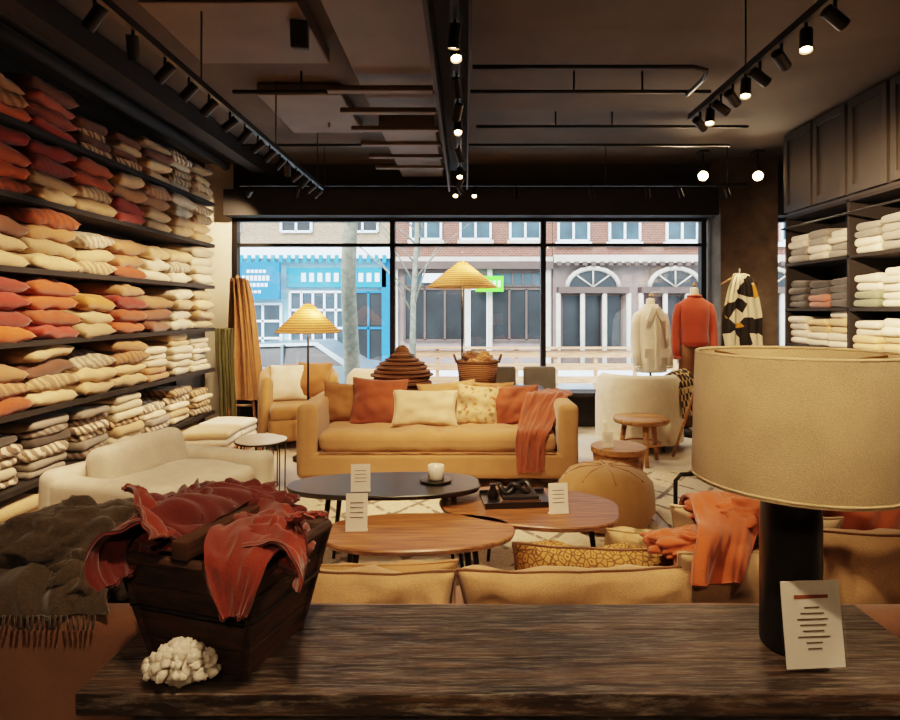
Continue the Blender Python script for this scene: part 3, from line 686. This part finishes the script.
def flamp(x,y,zb,zt,r):
    f=MB(); f.lathe([(0,.0),(.14,.0),(.14,.03),(.02,.04),(0,.04)],'black'); f.tube([(0,0,.03),(0,0,zt-.02)],.01,'black')
    f.lathe([(r,zb),(r*.15,zt-.01),(r*.13,zt),(0,zt)],'straw',(0,0,0),144,fn=lambda a,z:1+.018*math.cos(48*a))
    f.tube([(r*math.cos(a),r*math.sin(a),zb) for a in [i*.157 for i in range(40)]],.004,'camel',6,True)
    f.lathe([(0,zt-.14),(.03,zt-.12),(.03,zt-.07),(0,zt-.05)],'bulbsoft'); o=f.obj('floor_lamp',loc=(x,y,0))
    l=bpy.data.lights.new('bulb','POINT'); l.energy=9; l.color=(1,.66,.36); l.shadow_soft_size=.03
    q=bpy.data.objects.new('bulb_light',l); q.location=(.06,-.06,zt-.13); bpy.context.scene.collection.objects.link(q); q.parent=o
flamp(-1.47,5.62,1.19,1.46,.30); flamp(-.03,6.12,1.63,1.89,.36)
# ---------------------------------------------------------------- armchairs
def tubchair(x,y,rz,mt,w_=.8,h_=.72,name='armchair'):
    a=MB(); n=28; r=w_/2; vs=[];fs=[]
    prof=[(0,.08),(0,.2),(.0,.5),(.02,h_-.04),(.06,h_),(.10,h_-.02),(.12,h_-.08),(.12,.3)]
    for i in range(n+1):
        ang=R(-25)+R(230)*i/n; k=min(1,min(i,n-i)/6); hh=.82+.18*k
        for d_,z in prof:
            rr=r-d_; zz=z if z<.3 else .3+(z-.3)*hh
            vs.append((rr*math.cos(ang),rr*math.sin(ang),zz))
    m=len(prof)
    for i in range(n):
        for j in range(m-1): fs.append((i*m+j,(i+1)*m+j,(i+1)*m+j+1,i*m+j+1))
    fs.append(tuple(range(m))); fs.append(tuple(n*m+j for j in range(m))[::-1])
    a.add(vs,fs,mt); a.rbox(w_*.76,w_*.86,.22,.05,mt,T(0,-.04,.2),k=5); a.rbox(w_*.74,w_*.82,.14,.06,mt,T(0,-.05,.37),k=5,puff=.15)
    for ax in(-.25,.25):
        for ay in(-.3,.25): a.cyl(ax,ay,0,.1,.018,'black',10)
    a.obj(name,loc=(x,y,0),rotz=R(rz))
tubchair(1.80,6.22,160,'ivory',.88,.76)
tubchair(-1.75,6.35,20,'ochre',.84,.80)
tubchair(-.98,6.6,200,'ivory',.66,.78)
MB().pillow(.42,.40,.14,'white',T(0,0,0,68,0,10),n=14,seed=3).obj('throw_pillow',loc=(-1.86,6.35,.63))
MB().pillow(.40,.40,.14,'camel',T(0,0,0,65,0,-10),n=14,seed=5).obj('throw_pillow',loc=(-1.62,6.38,.66))
th=MB(); th.cloth([(2.0,6.3,.5),(2.08,6.22,.7),(2.16,6.14,.79),(2.24,6.08,.70),(2.27,6.05,.5),(2.28,6.04,.33)],.4,'plaid',40,30,.02,4,3,wdir=(.7,.8,0)); th.obj('plaid_blanket')
for x in (.38,.82):
    a=MB(); a.rbox(.36,.4,.08,.03,'grey',T(0,0,.44)); a.rbox(.36,.06,.32,.03,'grey',T(0,.2,.62,-8))
    for lx_ in(-.15,.15):
        for ly_ in(-.16,.18): a.tube([(lx_,ly_,.41),(lx_*1.15,ly_*1.15,0)],.012,'black')
    a.obj('side_chair',loc=(x,6.4,0))
def lowchair(x,y,rz,w_=.92,d_=.86):
    a=MB()
    a.rbox(d_-.06,w_-.06,.2,.05,'ivory',T(0,0,.2),k=6); a.rbox(d_-.24,w_-.3,.17,.06,'ivory',T(.08,0,.34),k=8,puff=.15,wr=.02)
    a.rbox(.15,w_,.40,.06,'ivory',T(-d_/2+.085,0,.32),k=8,wr=.010); a.rbox(.16,w_-.34,.26,.07,'ivory',T(-d_/2+.23,0,.49,0,-12),k=8,puff=.1,wr=.02)
    for yy in(-1,1): a.rbox(d_-.02,.14,.34,.05,'ivory',T(.0,yy*(w_/2-.075),.31),k=8,wr=.010)
    for xx in(-.3,.3):
        for yy in(-.3,.3): a.box(xx-.025,xx+.025,yy-.025,yy+.025,0,.1,'black')
    a.obj('armchair',loc=(x,y,0),rotz=R(rz))
lowchair(-1.80,3.62,-18,.98,.88)
for x,y,h_,r in((-1.48,4.36,.46,.18),(-1.62,4.72,.40,.15)):
    t=MB(); t.cyl(0,0,h_-.015,h_,r,'ceramic',36); 
    for z in(.018,): t.tube([(r*math.cos(a)*.95,r*math.sin(a)*.95,z) for a in [i*.157 for i in range(40)]],.005,'black',6,True)
    t.tube([(r*math.cos(a),r*math.sin(a),h_-.01) for a in [i*.157 for i in range(40)]],.007,'black',6,True)
    for k in range(6): a=k*math.pi/3; t.tube([(r*.95*math.cos(a),r*.95*math.sin(a),.018),(r*.97*math.cos(a),r*.97*math.sin(a),h_-.01)],.005,'black',6)
    t.obj('wire_side_table',loc=(x,y,.0))
t=MB()
t.box(-2.5,-1.95,5.0,5.9,.14,.18,'lightwood')
for x in(-2.46,-2.02):
    for y in(5.04,5.82): t.box(x,x+.04,y,y+.04,0,.14,'lightwood')
for k in range(3): t.rbox(.42,.40,.06,.028,'ivory' if k%2 else 'beige',T(-2.23,5.25,.212+k*.06,0,0,k*3),k=3,wr=.01,seed=k); t.rbox(.42,.36,.06,.028,'white',T(-2.23,5.66,.212+k*.06,0,0,-k*3),k=3,wr=.01,seed=k+5)
t.obj('display_bench')
t=MB(); t.lathe([(0,.37),(.24,.37),(.25,.385),(.25,.405),(.24,.415),(0,.415)],'lightwood',(0,0,0),36)
for k in range(3):
    a=k*2.094+.5; t.tube([(.15*math.cos(a),.15*math.sin(a),.375),(.2*math.cos(a),.2*math.sin(a),0)],[.028,.02],'lightwood')
t.tube([(.17*math.cos(a),.17*math.sin(a),.18) for a in [i*.157 for i in range(40)]],.01,'lightwood',6,True)
t.obj('wooden_stool',loc=(1.62,5.52,0))
a=MB()
for y in(-.3,.3):
    a.tube([(-.35,y,.0),(-.35,y,.50),(-.32,y,.53),(.33,y,.53),(.36,y,.50),(.36,y,.0)],.012,'black'); a.rbox(.5,.045,.025,.012,'lightwood',T(0,y,.555))
for x in(-.35,.36): a.tube([(x,-.3,.28),(x,.3,.28)],.012,'black')
a.rbox(.62,.54,.12,.05,'camel',T(0,0,.36,0,-6),k=5,puff=.15); a.rbox(.12,.54,.30,.05,'camel',T(.30,0,.50,0,14),k=5,puff=.1)
a.obj('lounge_chair',loc=(1.5,2.92,0),rotz=R(8))
b=MB(); b.lathe([(0,0),(.2,0),(.24,.3),(.23,.32),(.2,.30),(0,.28)],'wick',(0,0,0),32); b.crumple((0,0,.33),(.2,.2,.1),'olive',5,1.8,.3); b.crumple((.06,-.08,.38),(.12,.1,.07),'grey',7,1.8,.3,4); b.obj('basket_of_throws',loc=(2.2,2.85,0.0))
# ---------------------------------------------------------------- hanging blankets left
t=MB(); t.tube([(-2.62,6.95,.01),(-2.62,6.95,1.78)],.015,'black'); t.tube([(-2.25,6.5,.01),(-2.62,6.95,1.78)],.015,'lightwood')
t.tube([(-2.55,6.45,.01),(-2.62,6.9,1.8)],.015,'lightwood')
for k in range(4): 
    f=.2+k*.22; t.tube([(-2.55-.07*f,6.45+.45*f,1.79*f),(-2.25-.37*f,6.5+.45*f,1.77*f)],.012,'lightwood')
t.cloth([(-2.60,6.88,1.0),(-2.6,6.86,1.6),(-2.58,6.80,1.76),(-2.52,6.72,1.70),(-2.44,6.62,1.2),(-2.38,6.55,.6),(-2.36,6.52,.42)],.36,'camel',70,40,.05,6,3,wdir=(1,-.25,0),lfreq=.5,taper=lambda t:.5+.5*abs(t-.35)*1.5)
t.cloth([(-2.66,6.6,1.2),(-2.64,6.56,.9),(-2.6,6.52,.5),(-2.58,6.5,.1)],.22,'green',50,30,.04,6,8,wdir=(1,-.25,0),lfreq=.5)
t.obj('blanket_ladder')
# ---------------------------------------------------------------- mannequins
def mannequin(x,y,rz,top,mt,trouser=True,htop=1.66):
    g=MB(); s0=htop/1.66
    secs=[(.96,.15,.115),(1.02,.155,.115),(1.1,.145,.11),(1.2,.155,.108),(1.34,.175,.112),(1.42,.165,.10),(1.46,.12,.08),(1.49,.075,.065),(1.51,.062,.06)]
    if top=='coat': secs=[(.72,.185,.14),(.85,.18,.135),(1.0,.17,.13),(1.2,.17,.125),(1.34,.175,.12),(1.42,.165,.105),(1.46,.13,.09),(1.50,.09,.08),(1.52,.085,.08)]
    seg=36; vs=[];fs=[]
    for z,rx,ry in secs:
        for k in range(seg):
            a=2*math.pi*k/seg; f=1+(.03*math.cos(7*a+z*3)*max(0,(1.3-z))*2)
            vs.append((rx*f*math.cos(a),ry*f*math.sin(a),z*s0))
    for i in range(len(secs)-1):
        for k in range(seg): l_=(k+1)%seg; fs.append((i*seg+k,i*seg+l_,(i+1)*seg+l_,(i+1)*seg+k))
    fs.append(tuple(range(seg))[::-1]); fs.append(tuple((len(secs)-1)*seg+k for k in range(seg)))
    g.add(vs,fs,mt)
    zt=.78 if top=='coat' else .84
    for sx in(-1,1):
        g.tube([(sx*.11,0,1.415*s0),(sx*.155,0,1.38*s0),(sx*.185,0,1.28*s0),(sx*.20,-.01,1.1*s0),(sx*.205,-.04,.95*s0),(sx*.20,-.07,zt*s0)],[.045,.058,.054,.048,.044,.04],mt,16)
        g.tube([(sx*.20,-.07,(zt+.005)*s0),(sx*.20,-.075,(zt-.01)*s0)],[.043,.042],mt,16)
        if trouser:
            g.tube([(sx*.06,0,1.02),(sx*.075,0,.85),(sx*.085,0,.7),(sx*.09,-.01,.45),(sx*.09,0,.1)],[.09,.095,.085,.065,.06],'brownf',16)
            g.rbox(.09,.24,.07,.03,'blackmatte',T(sx*.09,-.04,.05))
    if top=='coat':
        g.box(-.012,.012,-.15,-.12,.76*s0,1.4*s0,'ivory')
        for sx in(-1,1): g.box(-.05,.05,-.012,.004,-.05,.05,'ivory',T(sx*.1,-.137,.95*s0)); g.box(-.03,.03,-.012,.006,-.08,.08,mt,T(sx*.055,-.118,1.40*s0,0,sx*-25))
    else: g.tube([(.07*math.cos(a),.065*math.sin(a),1.50*s0) for a in [i*.3142 for i in range(20)]],.014,mt,8,True)
    g.lathe([(.05,1.46*s0),(.047,1.57*s0),(.04,1.59*s0),(0,1.60*s0)],'ivory',(0,0,0),20); g.lathe([(0,1.60*s0),(.02,1.605*s0),(.022,1.63*s0),(0,1.65*s0)],'lightwood',(0,0,0),16)
    g.cyl(0,.0,0,.015,.17,'black',32)
    if not trouser: g.tube([(0,0,.01),(0,0,.8)],.014,'black')
    g.obj('dressed_mannequin',loc=(x,y,0),rotz=R(rz))
mannequin(2.12,6.86,12,'coat','white',False,1.60)
mannequin(2.56,6.70,-8,'sweater','redknit',True,1.72)
t=MB(); t.tube([(3.0,6.55,.01),(3.0,6.55,1.86)],.014,'black'); t.cyl(3.0,6.55,0,.02,.16,'black'); t.tube([(2.8,6.55,1.68),(3.0,6.55,1.80),(3.2,6.55,1.68)],.01,'lightwood')
t.cloth([(3.0,6.53,1.80),(3.0,6.50,1.72),(3.0,6.49,1.4),(3.0,6.48,1.0),(3.0,6.48,.8)],.44,'graphic',50,40,.035,5,2,wdir=(1,0,0),lfreq=.5,taper=lambda t:.25+.75*min(1,t*2.2)**.6)
t.obj('draped_blanket_stand')
t=MB()
for sx in(-.16,.16):
    t.tube([(sx*1.2,-.2,.01),(sx*.8,0,.72)],.014,'lightwood'); t.tube([(sx*1.2,.22,.01),(sx*.8,0,.72)],.014,'lightwood')
for f in(.3,.6,.95): t.box(-.16,.16,-.2+.2*f-.03,-.2+.2*f+.03,.72*f,.72*f+.018,'lightwood')
t.obj('step_ladder',loc=(2.25,5.6,0),rotz=R(30))
# ---------------------------------------------------------------- outside
G=-.5
MB().box(-30,30,D+.14,11.0,G-.1,G,'snow').obj('sidewalk'); MB().box(-30,30,11.0,17.5,G-.22,G-.12,'asphalt').obj('street'); MB().box(-30,30,17.5,19.4,G-.1,G,'snow').obj('sidewalk')
MB().box(-8,10,D+.14,D+.3,G,-.0,'stone').obj('trim_foundation')
YF=20
def win(b,x0,x1,z0,z1,pane='pane',fr='fwhite',nx=1,nz=1,t_=.07):
    b.box(x0,x1,YF-.08,YF-.03,z0,z1,pane)
    for i in range(nx+1): xx=x0+(x1-x0)*i/nx; b.box(xx-t_/2,xx+t_/2,YF-.14,YF-.02,z0,z1,fr)
    for i in range(nz+1): zz=z0+(z1-z0)*i/nz; b.box(x0,x1,YF-.14,YF-.02,zz-t_/2,zz+t_/2,fr)
b=MB(); b.box(-16,-2.45,YF,YF+6,G,9,'fblue'); b.box(-16,-2.45,YF-.03,YF,3.6,9,'brickb'); b.box(-16,-2.45,YF-.35,YF,3.1,3.5,'fwhite')
for k in range(26): b.box(-9.2+k*.26,-9.08+k*.26,YF-.4,YF-.34,2.95,3.2,'steal')
b.box(-7.4,-6.0,YF-.6,YF-.45,1.75,2.95,'sblue')
for k,(a_,c_) in enumerate([(.35,.05),(.5,.08),(.42,.06),(.25,.04)]):
    nL=int(a_*2/.13)
    for q in range(nL): b.box(-6.7-a_+q*.13,-6.7-a_+q*.13+.09,YF-.62,YF-.6,2.65-k*.22-c_,2.65-k*.22+c_,'fwhite')
b.box(-5.9,-2.6,YF-.2,YF,2.15,2.8,'steal'); 
for k in range(10): b.box(-5.4+k*.27,-5.25+k*.27,YF-.22,YF-.2,2.33,2.62,'fwhite'); 
win(b,-7.3,-6.1,-.1,1.6,'pane','fwhite',2,3); win(b,-5.8,-3.9,.2,2.0,'pane','fwhite',5,3); win(b,-3.7,-2.7,-.4,2.0,'paned','sblue',2,2); win(b,-12,-8,0,2,'pane','fwhite',5,2)
b.box(-5.8,-3.9,YF-.1,YF,-.5,.15,'sblue')
for x in (-11,-8,-5.6,-3.4): win(b,x-.5,x+.5,4.0,5.8,'paned','fwhite',2,2)
b.box(-2.75,-2.45,YF-.2,YF,G,3.5,'sblue'); b.obj('blue_storefront_building')
b=MB(); b.box(-2.43,2.9,YF,YF+6,G,9,'brick'); b.box(-2.43,2.9,YF-.025,YF,G,2.9,'pink'); b.box(-2.43,2.9,YF-.35,YF,2.75,3.0,'brown'); b.box(-2.43,2.9,YF-.25,YF,3.0,3.15,'stone')
win(b,-2.0,.0,.4,2.1,'paned','brown',3,1); win(b,.9,2.6,.4,2.1,'paned','brown',3,1); win(b,.15,.75,-.5,2.1,'paned','fwhite',1,1)
win(b,-2.0,0,2.2,2.65,'pane','brown',6,1,.05); win(b,.9,2.6,2.2,2.65,'pane','brown',5,1,.05)
for x in (-2.3,.07,.82,2.75): b.box(x-.08,x+.08,YF-.2,YF,G,2.8,'stone')
b.box(.35,1.25,YF-.5,YF-.4,2.0,2.5,'neon'); b.box(-1.4,-.1,YF-.3,YF-.1,2.3,2.6,'fwhite')
for q in range(5): b.box(.47+q*.15,.55+q*.15,YF-.52,YF-.5,2.15,2.35,'fwhite')
for x in(-1.3,.35,2.0): win(b,x-.5,x+.5,3.75,5.6,'pane','fwhite',2,2); b.box(x-.6,x+.6,YF-.15,YF,3.6,3.72,'stone')
b.obj('brick_storefront_building')
b=MB(); b.box(2.92,16,YF,YF+6,G,9,'brick'); b.box(2.92,16,YF-.025,YF,G,3.2,'pink'); b.box(2.92,16,YF-.4,YF,2.95,3.2,'stone')
for x in(4.2,6.9,10):
    b.box(x-1.15,x+1.15,YF-.5,YF,1.95,2.15,'brown'); b.box(x-1.15,x+1.15,YF-.4,YF,G,.1,'brown')
    win(b,x-1,x+1,.1,1.9,'paned','brown',3,1)
    for sx in(-1.15,-.36,.36,1.15): b.tube([(x+sx,YF-.4,G),(x+sx,YF-.4,1.95)],.08,'stone',10)
    b.add([(x+math.cos(a)*.85,YF-.3,2.15+math.sin(a)*.62) for a in [i*math.pi/12 for i in range(13)]],[tuple(range(13))],'paned',smooth=False)
    b.tube([(x+math.cos(a)*.85,YF-.33,2.15+math.sin(a)*.62) for a in [i*math.pi/12 for i in range(13)]],.08,'stone')
    for a in (45,90,135): b.tube([(x,YF-.33,2.15),(x+math.cos(R(a))*.85,YF-.33,2.15+math.sin(R(a))*.62)],.03,'stone',6)
for k in range(46): b.box(3+k*.28,3.14+k*.28,YF-.5,YF-.4,2.85,2.98,'brown')
for x in(3.6,5.3,7.2,9,11): win(b,x-.5,x+.5,3.7,5.6,'pane','fwhite',2,2); b.box(x-.6,x+.6,YF-.15,YF,3.5,3.66,'fwhite')
b.obj('stone_storefront_building')
t=MB(); pts=[(-1.72+.03*math.sin(k),9,G+k*.5) for k in range(14)]; t.tube(pts,[.125-.003*k for k in range(14)],'bark',14)
t.obj('street_tree')
t=MB(); t.tube([(-1.1,12.5,G-.1),(-1.08,12.5,1.5),(-1.0,12.5,3.0),(-.9,12.5,6)],[.08,.06,.05,.03],'bark',10)
random.seed(3)
for k in range(18):
    z=1.3+k*.2; a=random.uniform(-1,1.2); L=random.uniform(.8,2.4)
    t.tube([(-1.08+.02*k,12.5,z),(-1.08+a*L*.5,12.5+random.uniform(-.3,.3),z+L*.45),(-1.08+a*L*.9,12.4,z+L*.7)],[.025,.014,.005],'bark',6)
t.obj('street_tree')
f=MB()
for k in range(3): f.box(-1.6,5.8,13.9,13.94,-.3+k*.3,-.14+k*.3,'fence')
for k in range(9): f.box(-1.6+k*.92,-1.52+k*.92,13.94,14.0,G-.12,.5,'fence')
f.box(-1.6,5.84,13.8,14.05,.50,.54,'fence'); f.obj('parklet_fence')
def car(x,y,mt='carp'):
    c=MB(); pr=[(-2.1,.35),(-2.12,.7),(-1.95,.85),(-1.2,.93),(-.55,1.38),(.75,1.42),(1.45,.98),(2.0,.9),(2.1,.6),(2.1,.32)]
    n=len(pr); vs=[(p[0],-.82+(.12 if p[1]>1.2 else 0),p[1]) for p in pr]+[(p[0],.82-(.12 if p[1]>1.2 else 0),p[1]) for p in pr]
    fs=[tuple(range(n)),tuple(range(n,2*n))[::-1]]+[(k,k+n,(k+1)%n+n,(k+1)%n) for k in range(n)]
    c.add(vs,fs,mt,smooth=False)
    wp=[(-1.05,.96),(-.5,1.33),(.7,1.36),(1.25,.99)]
    c.add([(a,-.835+(.1 if z>1.2 else 0),z) for a,z in wp]+[(a,-.80,z) for a,z in wp],[(0,3,2,1),(0,1,5,4),(1,2,6,5),(2,3,7,6),(3,0,4,7)],'paned',smooth=False)
    c.box(.1,.15,-.84,-.72,.95,1.38,mt)
    for wx in(-1.3,1.3):
        for wy in(-.84,.66):
            c.tube([(wx,wy,.33),(wx,wy+.18,.33)],.33,'tyre',24); c.tube([(wx,wy-.01,.33),(wx,wy,.33)],.2,'carp',16)
    c.obj('parked_car',.03,loc=(x,y,G-.12))
car(-3.5,11.9); car(-8.8,12.3,'carr'); car(8.5,12.8)
# ---------------------------------------------------------------- lights outside / world
w=bpy.data.worlds.new('World'); bpy.context.scene.world=w; w.use_nodes=True; bg=w.node_tree.nodes['Background']; bg.inputs[0].default_value=(.68,.86,1,1); bg.inputs[1].default_value=4.0
l=bpy.data.lights.new('sun','SUN'); l.energy=5.0; l.angle=R(25); l.color=(1,.97,.93); o=bpy.data.objects.new('sun',l); o.rotation_euler=Vector((.25,.8,-.65)).to_track_quat('-Z','Y').to_euler(); bpy.context.scene.collection.objects.link(o)
cam=bpy.data.cameras.new('camera'); cam.lens=24; cam.sensor_width=36; cam.shift_x=-15/900; cam.shift_y=-50/900; cam.clip_start=.05
co=bpy.data.objects.new('camera',cam); co.location=(0,0,1.4); co.rotation_euler=(R(90),0,0); bpy.context.scene.collection.objects.link(co); bpy.context.scene.camera=co
try:
    vs_=bpy.context.scene.view_settings; vs_.view_transform='Filmic'; vs_.look='Medium High Contrast'; vs_.exposure=.4
except Exception as e: print(e)
